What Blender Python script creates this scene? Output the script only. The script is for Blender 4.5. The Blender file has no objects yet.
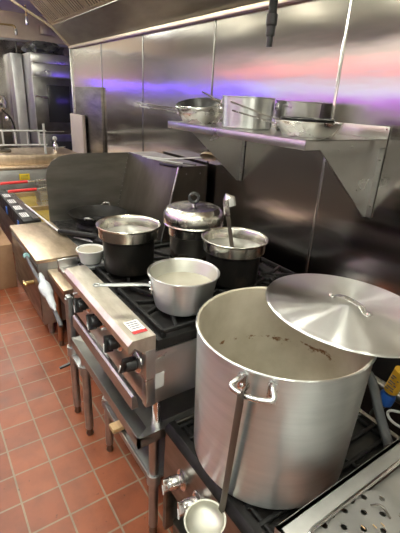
import bpy, bmesh, math, random
from mathutils import Vector, Matrix
random.seed(7)
PI = math.pi
scene = bpy.context.scene
COL = scene.collection

# ------------------------------------------------------------------ materials
def new_mat(name):
    m = bpy.data.materials.new(name); m.use_nodes = True
    nt = m.node_tree; nt.nodes.clear()
    out = nt.nodes.new('ShaderNodeOutputMaterial')
    b = nt.nodes.new('ShaderNodeBsdfPrincipled')
    nt.links.new(b.outputs[0], out.inputs[0])
    return m, nt, b

def noise(nt, scale=5, stretch=(1, 1, 1), detail=4, rough=.6, coord='Object'):
    tc = nt.nodes.new('ShaderNodeTexCoord'); mp = nt.nodes.new('ShaderNodeMapping')
    mp.inputs['Scale'].default_value = stretch
    nt.links.new(tc.outputs[coord], mp.inputs[0])
    n = nt.nodes.new('ShaderNodeTexNoise'); n.inputs['Scale'].default_value = scale
    n.inputs['Detail'].default_value = detail; n.inputs['Roughness'].default_value = rough
    nt.links.new(mp.outputs[0], n.inputs['Vector'])
    return n.outputs['Fac']

def ramp(nt, fac, stops):
    r = nt.nodes.new('ShaderNodeValToRGB')
    els = r.color_ramp.elements
    while len(els) < len(stops): els.new(.5)
    for e, (p, c) in zip(els, stops):
        e.position = p; e.color = (*c, 1) if len(c) == 3 else c
    nt.links.new(fac, r.inputs[0]); return r.outputs[0]

def g(v): return (v, v, v)

def mat(name, c1, c2=None, metal=0, rough=.5, rough2=None, scale=6, stretch=(1, 1, 1), bump=0, bscale=None,
        bstretch=None, lo=.35, hi=.65, aniso=0, arot=.25, detail=4, spec=.5, coat=0, rscale=None):
    m, nt, b = new_mat(name)
    b.inputs['Metallic'].default_value = metal
    b.inputs['Specular IOR Level'].default_value = spec
    if coat: b.inputs['Coat Weight'].default_value = coat
    f = noise(nt, scale, stretch, detail)
    nt.links.new(ramp(nt, f, [(lo, c1), (hi, c2 or c1)]), b.inputs['Base Color'])
    if rough2 is None: b.inputs['Roughness'].default_value = rough
    else:
        f2 = noise(nt, rscale or scale * 1.7, stretch, detail)
        nt.links.new(ramp(nt, f2, [(.35, g(rough)), (.65, g(rough2))]), b.inputs['Roughness'])
    if bump:
        f3 = noise(nt, bscale or scale * 4, bstretch or stretch, 3)
        bp = nt.nodes.new('ShaderNodeBump'); bp.inputs['Strength'].default_value = bump
        bp.inputs['Distance'].default_value = .01
        nt.links.new(f3, bp.inputs['Height']); nt.links.new(bp.outputs[0], b.inputs['Normal'])
    if aniso:
        b.inputs['Anisotropic'].default_value = aniso; b.inputs['Anisotropic Rotation'].default_value = arot
        t = nt.nodes.new('ShaderNodeTangent'); t.direction_type = 'RADIAL'; t.axis = 'Z'
        nt.links.new(t.outputs[0], b.inputs['Tangent'])
    return m

def emit(name, c, s):
    m, nt, b = new_mat(name)
    b.inputs['Base Color'].default_value = (*c, 1)
    b.inputs['Emission Color'].default_value = (*c, 1); b.inputs['Emission Strength'].default_value = s
    return m

M = {}
M['steel'] = mat('brushed_steel', (.54, .53, .51), (.62, .61, .59), 1, .27, .33, 2, (1, 1, 2))
M['steel_warm'] = mat('greasy_warm_steel', (.60, .49, .36), (.70, .60, .47), 1, .30, .45, 4, (1, 3, 1))
M['steel_deck'] = mat('bright_steel_deck', (.56, .44, .31), (.70, .57, .43), 1, .34, .5, 7, (1, 3, 1))
M['steel_grey'] = mat('dull_grey_steel', (.30, .30, .29), (.42, .42, .40), 1, .34, .46, 4)
M['steel_dark'] = mat('dark_stained_steel', (.16, .15, .13), (.27, .25, .22), 1, .30, .42, 3, (1, 1, 4))
M['steel_panel'] = mat('smoky_splash_steel', (.20, .19, .17), (.31, .295, .265), 1, .36, .48, 2.2, (.6, .6, 3))
M['steel_riser'] = mat('brown_stained_riser_steel', (.20, .18, .15), (.32, .29, .24), 1, .30, .44, 3, (1, 1, .5))
M['steel_sheet'] = mat('light_steel_sheet', (.36, .355, .34), (.46, .455, .435), .85, .42, .5, 5)
M['ladle_bowl'] = mat('dull_ladle_steel', (.46, .45, .38), (.56, .55, .47), .75, .40, .5, 6)
M['range_ledge'] = mat('worn_range_ledge_steel', (.58, .53, .44), (.74, .69, .60), 1, .34, .5, 9, (1, 3, 1))
M['matte_alu'] = mat('matte_aluminium_rod', (.70, .70, .68), (.78, .78, .76), .4, .5)
M['hood_steel'] = mat('hood_steel', (.24, .23, .21), (.36, .345, .32), 1, .30, .42, 1.5, (.6, 2, 2))
M['galv'] = mat('galvanised_steel', (.36, .38, .38), (.52, .54, .54), 1, .38, .5, 14)
M['alu'] = mat('spun_aluminium', (.64, .66, .66), (.72, .735, .735), 1, .30, .35, 3, (1, 1, 12), aniso=.94, bump=.03, bscale=5, bstretch=(1, 1, 60))
M['alu_lid'] = mat('turned_aluminium_lid', (.86, .86, .85), (.91, .91, .90), 1, .29, .32, 5, (1, 1, 1), aniso=.98)
M['alu_plain'] = mat('polished_aluminium', (.72, .71, .70), (.80, .80, .79), 1, .22, .3, 6)
M['chrome'] = mat('chrome', (.75, .74, .72), (.82, .81, .80), 1, .12, .2, 10)
M['black_iron'] = mat('black_cast_iron', (.006, .006, .006), (.016, .015, .014), 0, .42, .62, 22, bump=.3, bscale=60, spec=.22)
M['black_steel'] = mat('burnt_black_steel', (.007, .006, .006), (.022, .020, .018), .15, .38, .6, 9, spec=.25)
M['crust'] = mat('crusted_black_top', (.007, .007, .006), (.10, .09, .08), .1, .35, .65, 16, lo=.52, hi=.80, bump=.4, bscale=30, spec=.25)
M['black_plastic'] = mat('black_plastic', (.012, .012, .013), (.02, .02, .02), 0, .3)
M['nonstick'] = mat('black_nonstick', (.014, .014, .015), (.025, .025, .026), .2, .34)
M['dark_wall'] = mat('dark_painted_metal', (.05, .047, .043), (.09, .085, .08), .5, .45)
M['white_plastic'] = mat('milky_plastic', (.62, .61, .57), (.72, .71, .67), 0, .35)
M['beige'] = mat('beige_board', (.50, .42, .36), (.56, .48, .41), 0, .55)
M['cardboard'] = mat('cardboard', (.30, .17, .085), (.37, .22, .12), 0, .85)
M['wood'] = mat('pale_wood', (.55, .36, .17), (.68, .47, .25), 0, .6, None, 4, (1, 12, 12))
M['red'] = mat('red_rubber', (.62, .02, .025), (.72, .04, .04), 0, .4)
M['yellow'] = mat('yellow_label', (.85, .62, .02), (.9, .68, .03), 0, .5)
M['yellow_tag'] = mat('amber_tag', (.62, .33, .02), (.75, .43, .03), 0, .45)
M['blue'] = mat('blue_sleeve', (.02, .10, .42), (.04, .16, .55), 0, .35)
M['teal'] = mat('pale_teal_plastic', (.28, .52, .52), (.35, .60, .60), 0, .45)
M['white'] = mat('white_paper', (.72, .71, .68), (.80, .79, .76), 0, .6)
M['rag'] = mat('white_rag', (.52, .56, .58), (.72, .75, .75), 0, .9, bump=.5, bscale=40)
M['ink'] = mat('grey_ink', (.10, .10, .11), None, 0, .6)
M['red_ink'] = mat('red_ink', (.5, .03, .03), None, 0, .5)
M['oil'] = mat('fryer_oil', (.30, .20, .03), (.42, .30, .06), 0, .08, None, 3)
M['broth'] = mat('pale_broth', (.34, .31, .24), (.42, .39, .31), 0, .12, None, 5)
M['water'] = mat('cloudy_water', (.20, .19, .165), (.30, .285, .25), .0, .06, None, 4, bump=.15, bscale=25)
M['brass'] = mat('brass', (.55, .38, .16), (.65, .46, .2), 1, .3)
M['hose'] = mat('grey_hose', (.085, .088, .09), (.13, .133, .137), 0, .45)
M['shade_steel'] = mat('oven_steel', (.36, .35, .34), (.46, .45, .44), 1, .42, .5, 3)
M['oven_glass'] = mat('oven_door_glass', (.02, .02, .022), None, 0, .18)
M['oven_door'] = mat('oven_door_dark', (.12, .115, .11), (.17, .165, .16), 1, .35)
M['copper_leg'] = mat('copper_brown_leg', (.34, .20, .13), (.44, .28, .19), 1, .35)  # leg metal tinted copper brown
M['tan_wall'] = mat('tan_wall', (.55, .43, .31), (.62, .49, .36), 0, .6)
M['ceil'] = mat('ceiling_tile', (.74, .73, .70), (.78, .77, .74), 0, .8)
M['back_paint'] = mat('kitchen_wall_paint', (.74, .74, .72), (.78, .78, .76), 0, .7)
M['added_dark_band'] = mat('unseen_dark_mirror_band', (.20, .195, .19), (.26, .255, .25), .5, .45)
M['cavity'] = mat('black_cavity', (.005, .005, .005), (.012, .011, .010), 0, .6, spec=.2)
M['gasket'] = mat('seam_strip', (.10, .095, .09), (.2, .19, .18), 1, .3)
M['pole'] = mat('post_grey', (.34, .35, .35), (.46, .47, .47), 1, .36)

# stainless wall cladding with a slow waviness that warps what it mirrors
def wall_steel():
    m, nt, b = new_mat('wavy_stainless_cladding')
    b.inputs['Metallic'].default_value = 1
    f = noise(nt, 1.1, (.5, 1, 1.6), 5)
    nt.links.new(ramp(nt, f, [(.3, (.44, .415, .385)), (.7, (.54, .51, .475))]), b.inputs['Base Color'])
    f2 = noise(nt, 2.0, (.35, 1, 2.5), 5)
    nt.links.new(ramp(nt, f2, [(.3, g(.13)), (.75, g(.20))]), b.inputs['Roughness'])
    a = noise(nt, .8, (.8, 1, 2.2), 2)
    c = noise(nt, 4.5, (.55, 1, 2.0), 2)
    ad = nt.nodes.new('ShaderNodeMath'); ad.operation = 'MULTIPLY_ADD'
    nt.links.new(c, ad.inputs[0]); ad.inputs[1].default_value = .10; nt.links.new(a, ad.inputs[2])
    bp = nt.nodes.new('ShaderNodeBump'); bp.inputs['Strength'].default_value = .24; bp.inputs['Distance'].default_value = .03
    nt.links.new(ad.outputs[0], bp.inputs['Height']); nt.links.new(bp.outputs[0], b.inputs['Normal'])
    b.inputs['Anisotropic'].default_value = .6
    cx = nt.nodes.new('ShaderNodeCombineXYZ'); cx.inputs[0].default_value = 1; nt.links.new(cx.outputs[0], b.inputs['Tangent'])
    return m
M['wall'] = wall_steel()

def floor_mat():
    m, nt, b = new_mat('quarry_tile_floor')
    tc = nt.nodes.new('ShaderNodeTexCoord'); mp = nt.nodes.new('ShaderNodeMapping')
    p = .1793
    mp.inputs['Location'].default_value = (1.913 / p, -.297 / p, 0)
    mp.inputs['Scale'].default_value = (1 / p, 1 / p, 1)
    nt.links.new(tc.outputs['Object'], mp.inputs[0])
    br = nt.nodes.new('ShaderNodeTexBrick')
    br.offset = 0; br.squash = 1
    br.inputs['Scale'].default_value = 1; br.inputs['Brick Width'].default_value = 1; br.inputs['Row Height'].default_value = 1
    br.inputs['Mortar Size'].default_value = .028; br.inputs['Mortar Smooth'].default_value = .2
    br.inputs['Color1'].default_value = (.30, .088, .036, 1); br.inputs['Color2'].default_value = (.225, .062, .025, 1)
    br.inputs['Mortar'].default_value = (.27, .20, .13, 1)
    nt.links.new(mp.outputs[0], br.inputs['Vector'])
    f = noise(nt, 7, (1, 1, 1), 6)
    cr = ramp(nt, f, [(.28, g(.72)), (.6, g(1.06))])
    mx = nt.nodes.new('ShaderNodeMix'); mx.data_type = 'RGBA'; mx.blend_type = 'MULTIPLY'; mx.inputs[0].default_value = 1
    nt.links.new(br.outputs['Color'], mx.inputs[6]); nt.links.new(cr, mx.inputs[7])
    # dark greasy specks
    f4 = noise(nt, 26, (1, 1, 1), 4)
    cr4 = ramp(nt, f4, [(.66, g(1)), (.73, g(.42))])
    mx2 = nt.nodes.new('ShaderNodeMix'); mx2.data_type = 'RGBA'; mx2.blend_type = 'MULTIPLY'; mx2.inputs[0].default_value = 1
    nt.links.new(mx.outputs[2], mx2.inputs[6]); nt.links.new(cr4, mx2.inputs[7])
    nt.links.new(mx2.outputs[2], b.inputs['Base Color'])
    f2 = noise(nt, 5, (1, 1, 1), 4)
    nt.links.new(ramp(nt, f2, [(.3, g(.34)), (.7, g(.52))]), b.inputs['Roughness'])
    bp = nt.nodes.new('ShaderNodeBump'); bp.inputs['Strength'].default_value = .35; bp.inputs['Distance'].default_value = .004
    iv = nt.nodes.new('ShaderNodeMath'); iv.operation = 'SUBTRACT'; iv.inputs[0].default_value = 1
    nt.links.new(br.outputs['Fac'], iv.inputs[1]); nt.links.new(iv.outputs[0], bp.inputs['Height'])
    nt.links.new(bp.outputs[0], b.inputs['Normal'])
    return m
M['floor'] = floor_mat()

def soot_mat(name, c1, c2, z0, z1, metal=1, rough=.28):
    """steel whose lower part carries a ragged burnt-on crust (object Z between z0 and z1)"""
    m, nt, b = new_mat(name)
    tc = nt.nodes.new('ShaderNodeTexCoord'); sp = nt.nodes.new('ShaderNodeSeparateXYZ')
    nt.links.new(tc.outputs['Object'], sp.inputs[0])
    n = noise(nt, 12, (1, 1, .5), 5)
    mr = nt.nodes.new('ShaderNodeMapRange'); mr.inputs['From Min'].default_value = z0; mr.inputs['From Max'].default_value = z1
    nt.links.new(sp.outputs['Z'], mr.inputs['Value'])
    ad = nt.nodes.new('ShaderNodeMath'); ad.operation = 'MULTIPLY_ADD'; ad.inputs[1].default_value = 1.1
    sb = nt.nodes.new('ShaderNodeMath'); sb.operation = 'SUBTRACT'; sb.inputs[1].default_value = .5
    nt.links.new(n, sb.inputs[0]); nt.links.new(sb.outputs[0], ad.inputs[0]); nt.links.new(mr.outputs[0], ad.inputs[2])
    nt.links.new(ramp(nt, ad.outputs[0], [(.12, (.009, .008, .007)), (.36, (.045, .034, .025)), (.46, (.014, .011, .009)), (.66, (.10, .07, .045)), (.85, c1)]), b.inputs['Base Color'])
    nt.links.new(ramp(nt, ad.outputs[0], [(.4, g(.25)), (.8, g(metal))]), b.inputs['Metallic'])
    b.inputs['Specular IOR Level'].default_value = .3
    nt.links.new(ramp(nt, ad.outputs[0], [(.4, g(.36)), (.8, g(rough))]), b.inputs['Roughness'])
    return m
M['inset_sooty'] = soot_mat('sooty_inset_steel', (.50, .47, .41), None, .15, .20)
M['inset_clean'] = mat('inset_rim_steel', (.50, .48, .42), (.62, .60, .54), 1, .2, .3, 5)
M['inset_half'] = soot_mat('scorched_inset_steel', (.46, .44, .39), None, -.02, .06)

def pot_inside():
    m, nt, b = new_mat('stained_pot_inside')
    b.inputs['Metallic'].default_value = .25; b.inputs['Roughness'].default_value = .42
    tc = nt.nodes.new('ShaderNodeTexCoord'); sp = nt.nodes.new('ShaderNodeSeparateXYZ'); nt.links.new(tc.outputs['Object'], sp.inputs[0])
    f = noise(nt, 5, (1, 1, 1), 6)
    base = ramp(nt, f, [(.35, (.52, .46, .35)), (.65, (.66, .60, .49))])
    # brown crust splashed along a tide line
    n2 = noise(nt, 24, (1, 1, 1.6), 6)
    mr = nt.nodes.new('ShaderNodeMapRange'); mr.inputs['From Min'].default_value = .24; mr.inputs['From Max'].default_value = .36
    nt.links.new(sp.outputs['Z'], mr.inputs['Value'])
    pk = ramp(nt, mr.outputs[0], [(0, g(.25)), (.5, g(.62)), (1, g(.1))])
    mu = nt.nodes.new('ShaderNodeMath'); mu.operation = 'MULTIPLY'
    nt.links.new(n2, mu.inputs[0]); nt.links.new(pk, mu.inputs[1])
    k = ramp(nt, mu.outputs[0], [(.30, g(0)), (.345, g(1))])
    mx = nt.nodes.new('ShaderNodeMix'); mx.data_type = 'RGBA'
    nt.links.new(k, mx.inputs[0]); nt.links.new(base, mx.inputs[6]); mx.inputs[7].default_value = (.20, .095, .035, 1)
    nt.links.new(mx.outputs[2], b.inputs['Base Color'])
    return m
M['pot_inside'] = pot_inside()
M['pan_inside'] = mat('cloudy_pan_inside', (.46, .45, .39), (.56, .55, .48), .7, .35, None, 4)

# ------------------------------------------------------------------ mesh builder
class MB:
    def __init__(s): s.v = []; s.f = []; s.m = []
    def add(s, vs, fs, mi=0):
        b = len(s.v); s.v += [Vector(v) for v in vs]
        s.f += [tuple(b + i for i in f) for f in fs]; s.m += [mi] * len(fs); return s
    def box(s, lo, hi, bev=0, mi=0, mtx=None):
        bm = bmesh.new(); bmesh.ops.create_cube(bm, size=1)
        lo, hi = Vector(lo), Vector(hi); c = (lo + hi) / 2; d = hi - lo
        for v in bm.verts: v.co = Vector((v.co.x * d.x, v.co.y * d.y, v.co.z * d.z)) + c
        if bev: bmesh.ops.bevel(bm, geom=list(bm.edges), offset=min(bev, min(d) * .45), segments=2, affect='EDGES', profile=.5)
        if mtx is not None: bm.transform(mtx)
        bm.verts.ensure_lookup_table()
        for i, v in enumerate(bm.verts): v.index = i
        s.add([v.co.copy() for v in bm.verts], [[v.index for v in f.verts] for f in bm.faces], mi); bm.free(); return s
    def prism(s, poly, axis, a, b, mi=0):
        """polygon of (u,v) swept along axis x|y|z from a to b"""
        def P(u, v, t): return {'x': (t, u, v), 'y': (u, t, v), 'z': (u, v, t)}[axis]
        n = len(poly)
        vs = [P(u, v, a) for u, v in poly] + [P(u, v, b) for u, v in poly]
        fs = [tuple(range(n - 1, -1, -1)), tuple(range(n, 2 * n))] + [(i, (i + 1) % n, n + (i + 1) % n, n + i) for i in range(n)]
        return s.add(vs, fs, mi)
    def lathe(s, prof, c=(0, 0, 0), seg=48, mtx=None, mis=None, mi=0):
        """profile of (r,z) turned about z"""
        rings = []; vs = []
        for r, z in prof:
            if r < 1e-6: rings.append([len(vs)]); vs.append(Vector((0, 0, z)))
            else:
                rings.append(list(range(len(vs), len(vs) + seg)))
                vs += [Vector((r * math.cos(2 * PI * i / seg), r * math.sin(2 * PI * i / seg), z)) for i in range(seg)]
        for k in range(len(prof) - 1):
            A, B = rings[k], rings[k + 1]; fs = []
            for i in range(seg):
                j = (i + 1) % seg
                if len(A) == 1 and len(B) == 1: continue
                if len(A) == 1: fs.append((A[0], B[j], B[i]))
                elif len(B) == 1: fs.append((A[i], A[j], B[0]))
                else: fs.append((A[i], A[j], B[j], B[i]))
            b0 = len(s.v)
            s.f += [tuple(b0 + i for i in f) for f in fs]
            s.m += [(mis[k] if mis else mi)] * len(fs)
        mt = (mtx if mtx is not None else Matrix.Identity(4))
        s.v += [mt @ v + Vector(c) for v in vs]
        return s
    def cyl(s, p0, p1, r0, r1=None, seg=20, mi=0):
        p0, p1 = Vector(p0), Vector(p1); r1 = r0 if r1 is None else r1
        d = p1 - p0; L = d.length; q = d.to_track_quat('Z', 'Y').to_matrix().to_4x4()
        return s.lathe([(0, 0), (r0, 0), (r1, L), (0, L)], p0, seg, q, mi=mi)
    def tube(s, pts, r, seg=10, mi=0, smooth=0, flat=None):
        pts = [Vector(p) for p in pts]
        for _ in range(smooth):
            q = [pts[0]]
            for a, b in zip(pts, pts[1:]): q += [a * .75 + b * .25, a * .25 + b * .75]
            q.append(pts[-1]); pts = q
        rr = r if isinstance(r, (list, tuple)) else [r] * len(pts)
        if len(rr) != len(pts): rr = [rr[min(len(rr) - 1, int(i * len(rr) / len(pts)))] for i in range(len(pts))]
        t0 = (pts[1] - pts[0]).normalized()
        up = Vector((0, 0, 1)) if abs(t0.z) < .9 else Vector((0, 1, 0))
        nrm = (up - t0 * up.dot(t0)).normalized(); vs = []
        for i, p in enumerate(pts):
            t = (pts[min(i + 1, len(pts) - 1)] - pts[max(i - 1, 0)]).normalized()
            nrm = (nrm - t * nrm.dot(t)).normalized(); bn = t.cross(nrm)
            for k in range(seg):
                a = 2 * PI * k / seg
                w, h = (rr[i], rr[i]) if flat is None else flat
                vs.append(p + bn * math.cos(a) * w + nrm * math.sin(a) * h)
        n = len(pts); fs = []
        for i in range(n - 1):
            for k in range(seg):
                l = (k + 1) % seg
                fs.append((i * seg + k, i * seg + l, (i + 1) * seg + l, (i + 1) * seg + k))
        fs += [tuple(range(seg - 1, -1, -1)), tuple(range((n - 1) * seg, n * seg))]
        return s.add(vs, fs, mi)
    def ring(s, c, R, r, axis=(0, 0, 1), seg=32, ss=8, mi=0):
        q = Vector(axis).to_track_quat('Z', 'Y').to_matrix(); vs = []; fs = []
        for i in range(seg):
            a = 2 * PI * i / seg
            for k in range(ss):
                b = 2 * PI * k / ss
                vs.append(q @ Vector(((R + r * math.cos(b)) * math.cos(a), (R + r * math.cos(b)) * math.sin(a), r * math.sin(b))) + Vector(c))
        for i in range(seg):
            for k in range(ss):
                fs.append((i * ss + k, ((i + 1) % seg) * ss + k, ((i + 1) % seg) * ss + (k + 1) % ss, i * ss + (k + 1) % ss))
        return s.add(vs, fs, mi)
    def build(s, name, mats, parent=None, sharp=35, **props):
        if not isinstance(mats, (list, tuple)): mats = [mats]
        me = bpy.data.meshes.new(name)
        off = origin(parent) if parent is not None else Vector((0, 0, 0))
        me.from_pydata([tuple(v - off) for v in s.v], [], s.f)
        for mm in mats: me.materials.append(M[mm])
        for p, i in zip(me.polygons, s.m): p.material_index = i
        bm = bmesh.new(); bm.from_mesh(me); bmesh.ops.recalc_face_normals(bm, faces=bm.faces); bm.to_mesh(me); bm.free()
        me.shade_smooth(); me.set_sharp_from_angle(angle=math.radians(sharp)); me.update()
        o = bpy.data.objects.new(name, me); COL.objects.link(o)
        if parent is not None: o.parent = parent
        for k, v in props.items(): o[k] = v
        return o

def origin(o):
    p = Vector((0, 0, 0))
    while o is not None: p += o.location; o = o.parent
    return p

def thing(name, loc, label, cat, group=None):
    o = bpy.data.objects.new(name, None); COL.objects.link(o); o.location = loc; o.empty_display_size = .05
    o['label'] = label; o['category'] = cat
    if group: o['group'] = group
    return o
def tag(o, label, cat, group=None):
    o['label'] = label; o['category'] = cat
    if group: o['group'] = group
    return o
def struct(mb, name, m, **k): return mb.build(name, m, None, kind='structure', **k)
def copy_tree(o, parent=None):
    c = o.copy(); COL.objects.link(c)
    if parent is not None: c.parent = parent
    for ch in list(o.children): copy_tree(ch, c)
    return c

# ------------------------------------------------------------------ the room
W = 2.10
struct(MB().box((-12, -1.2, -.1), (1.6, 4.2, 0)), 'floor', 'floor')
struct(MB().box((-9.2, -1.2, 3.15), (1.6, 4.2, 3.25)), 'ceiling', 'ceil')
struct(MB().box((-6.55, W, 0), (1.6, W + .1, 3.15)), 'wall_back', 'wall')
struct(MB().box((-9.0, -1.2, 2.70), (-8.9, 4.2, 3.15)), 'wall_left_upper', 'tan_wall')
struct(MB().box((-9.0, -1.2, 0), (-8.9, 4.2, 2.70)), 'wall_left', 'wall')
struct(MB().box((-9.0, -1.2, 1.5), (1.6, -1.1, 3.15)), 'wall_front', 'back_paint')
struct(MB().box((-9.0, -1.2, 0), (1.6, -1.1, 1.5)), 'wall_front_lower', 'added_dark_band')  # dark band added out of view so the cladding mirrors darker below the shelf
struct(MB().box((-6.5, W - .012, 0), (1.5, W - .006, .70), .002), 'shade_panel_back', 'cavity')  # black sheet standing in for the shade behind the stoves
struct(MB().box((1.5, -1.1, 0), (1.6, W, 3.15)), 'wall_right', 'back_paint')
struct(MB().box((-8.9, 4.1, 0), (-6.55, 4.2, 3.15)), 'wall_recess', 'back_paint')
struct(MB().box((-6.55, W + .1, 0), (-6.45, 4.2, 3.15)), 'wall_partition', 'back_paint')
for i, x in enumerate((-1.685, -2.945, -4.21, -5.36)):
    struct(MB().box((x - .009, W - .004, 0), (x + .009, W - .0005, 2.47), .001), 'trim_%d' % (i + 1), 'gasket' if i else 'chrome')
struct(MB().box((-6.57, W - .02, 0), (-6.53, W + .02, 2.47), .004), 'trim_5', 'steel')
for i, y in enumerate((1.30, 1.845, 2.6)):
    struct(MB().box((-8.9, y - .012, 0), (-8.893, y + .012, 2.69), .002), 'trim_%d' % (6 + i), 'gasket')
struct(MB().box((-8.9, -1.1, 2.68), (-8.88, 4.1, 2.72), .003), 'trim_9', 'steel')
# ledge angle strip on the left wall's panel, beside the oven
struct(MB().box((-8.9, 1.66, 0), (-8.55, 1.84, 2.46), .004), 'wall_pillar', 'shade_steel')

# ------------------------------------------------------------------ exhaust hood
hd = thing('exhaust_hood', (-2.5, 1.2, 2.46), 'long stainless exhaust hood with baffle filters over the cooking line', 'exhaust hood')
XL, XR = -6.5, 1.4
MB().prism([(W - .002, 2.47), (1.845, 2.70), (1.845, 2.715), (W - .002, 2.49)], 'x', XL, XR).build('back_slope', 'hood_steel', hd)
MB().box((XL, W - .045, 2.44), (XR, W - .004, 2.475), .004).build('drip_gutter', 'steel_warm', hd)
MB().box((XL, .28, 2.47), (XR, .31, 3.14), .004).build('front_panel', 'hood_steel', hd)
MB().box((XL, .26, 2.45), (XR, .34, 2.475), .004).build('front_lip', 'steel', hd)
MB().prism([(W - .002, 2.47), (1.845, 2.70), (1.0, 3.12), (.32, 3.12), (.32, 2.47), (.34, 2.47), (.36, 3.05), (1.0, 3.09), (1.84, 2.67), (W - .03, 2.46)], 'x', XL - .02, XL).build('end_panel', 'steel_warm', hd)
d = Vector((0, -.62, .55)).normalized()
x = XL + .01; fw = .485
proto = None
for k in range(16):
    a = Vector((x, 1.845, 2.705))
    if proto is None:
        fl = MB()
        nn = Vector((0, -d.z, d.y)) * -1
        def quadbox(u0, u1, s0, s1, t0, t1):
            vs = []
            for t in (t0, t1):
                for (u, q) in ((u0, s0), (u1, s0), (u1, s1), (u0, s1)):
                    vs.append(a + Vector((u, 0, 0)) + d * q + nn * t)
            fl.add(vs, [(3, 2, 1, 0), (4, 5, 6, 7), (0, 1, 5, 4), (1, 2, 6, 5), (2, 3, 7, 6), (3, 0, 4, 7)])
        quadbox(0, fw, 0, .03, 0, .03); quadbox(0, fw, .6, .63, 0, .03)
        quadbox(0, .02, 0, .63, 0, .03); quadbox(fw - .02, fw, 0, .63, 0, .03)
        for q in range(6): quadbox(.035 + q * .073, .070 + q * .073, .03, .6, .004, .012)
        proto = fl.build('filter', 'steel_warm', hd)
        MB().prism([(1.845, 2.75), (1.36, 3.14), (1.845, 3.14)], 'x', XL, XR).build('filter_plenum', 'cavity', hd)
    else:
        c = proto.copy(); COL.objects.link(c); c.parent = hd; c.location.x = x - (XL + .01)
    x += fw + .008

# ceiling lights over the aisle; the last is added out of view to brighten the back
M['lamp'] = emit('fluorescent_diffuser', (.97, 1, .90), 14)
M['hood_bulb'] = emit('hood_bulb_glass', (.98, .97, .82), 185)
troffer = None
for k, (x, y, w) in enumerate(((.7, -.45, 1.1), (-.7, -.45, 1.1), (-2.1, -.45, 1.1), (-3.5, -.45, 1.1), (-5.2, -.3, 1.1), (-7.0, .75, 1.1), (-8.0, .2, 1.1))):
    t = thing('ceiling_light', (x, y, 3.1), 'fluorescent troffer in the ceiling ' + ('to the right of the camera', 'right behind the camera', 'over the aisle before the gas range', 'over the aisle before the wok range',
              'over the aisle before the fryers', 'in front of the tall oven', 'added unseen by the end wall to brighten the back')[k], 'ceiling light', 'ceiling troffers')
    MB().box((x - w / 2 - .03, y - .33, 3.115), (x + w / 2 + .03, y + .33, 3.149), .005).build('frame', 'white', t)
    MB().box((x - w / 2, y - .3, 3.10), (x + w / 2, y + .3, 3.114), .003).build('diffuser', 'lamp', t)
for k, x in enumerate((.7, -.45, -1.6, -2.8, -4.2, -5.7)):
    t = thing('hood_lamp', (x, .8, 3.1), 'round vapour-proof lamp under the hood above ' + ('the drain table', 'the stock pot', 'the burners', 'the low black stove', 'the fryer end of the wok range', 'the fryer baskets')[k], 'hood lamp', 'hood lamps')
    MB().lathe([(0, 3.149), (.07, 3.149), (.07, 3.08), (.0, 3.08)], (x, .8, 0), 24).build('base', 'steel', t)
    MB().lathe([(0, 2.95), (.04, 2.96), (.06, 3.0), (.055, 3.06), (.04, 3.079), (0, 3.079)], (x, .8, 0), 24).build('globe', 'hood_bulb', t)

# coloured light strips on the wall behind the camera: the cladding mirrors them
def strip(lo, hi, key, label):
    t = thing('light_strip', ((lo[0] + hi[0]) / 2, (lo[1] + hi[1]) / 2, lo[2]), label, 'light strip', 'coloured light strips')
    ax = 0 if hi[0] - lo[0] > hi[1] - lo[1] else 1
    MB().box(lo, hi, .008).build('diffuser', key, t)
    for e in (0, 1):
        l, h = list(lo), list(hi)
        l[ax] = hi[ax] if e else lo[ax] - .03; h[ax] = hi[ax] + .03 if e else lo[ax]
        MB().box(l, h, .004).build('end_cap', 'black_plastic', t)
M['led_pink'] = emit('pink_led', (1, .40, .42), 1.5)
M['led_white'] = emit('cool_white_led', (.66, .84, 1), 2.2)
M['led_magenta'] = emit('magenta_led', (.62, .10, 1), 2.4)
M['led_violet'] = emit('violet_led', (.20, .11, 1), 3.6)
strip((-7.2, -1.098, 2.26), (-.6, -1.05, 2.44), 'led_pink', 'wide pink light strip highest on the wall behind the camera')
strip((-6.4, -1.098, 2.06), (-.6, -1.05, 2.14), 'led_white', 'cool white light strip between the pink and magenta ones')
strip((-5.6, -1.098, 1.91), (-1.0, -1.05, 1.98), 'led_magenta', 'magenta light strip lowest on the wall behind the camera')
strip((-8.8, -1.098, 1.99), (-5.8, -1.05, 2.12), 'led_violet', 'violet light strip on the front wall beyond the magenta one')
strip((-8.898, -1.0, 2.01), (-8.85, .9, 2.15), 'led_violet', 'violet light strip on the far end wall before the fryers')
strip((-6.60, 2.5, 1.7), (-6.552, 3.4, 1.86), 'led_violet', 'violet light strip added on the unseen partition to tint the tall oven')  # added lamp out of view, gives the oven its violet tint

# ------------------------------------------------------------------ helpers for kit
def round_leg(parent, x, y, z0, z1, r=.021, m='galv', foot=True, collar=None, seg=18):
    l = MB().cyl((x, y, z0 + (.05 if foot else 0)), (x, y, z1), r, seg=seg).build('leg', m, parent)
    if foot: MB().lathe([(0, z0), (r * .8, z0), (r * .95, z0 + .012), (r * .75, z0 + .03), (r * .8, z0 + .05), (0, z0 + .05)], (x, y, 0), seg).build('foot', 'steel_dark', l)
    if collar: MB().lathe([(r, collar - .028), (r * 1.4, collar - .028), (r * 1.4, collar + .028), (r, collar + .028)], (x, y, 0), seg).build('collar', 'steel_sheet', l)
    return l

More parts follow.
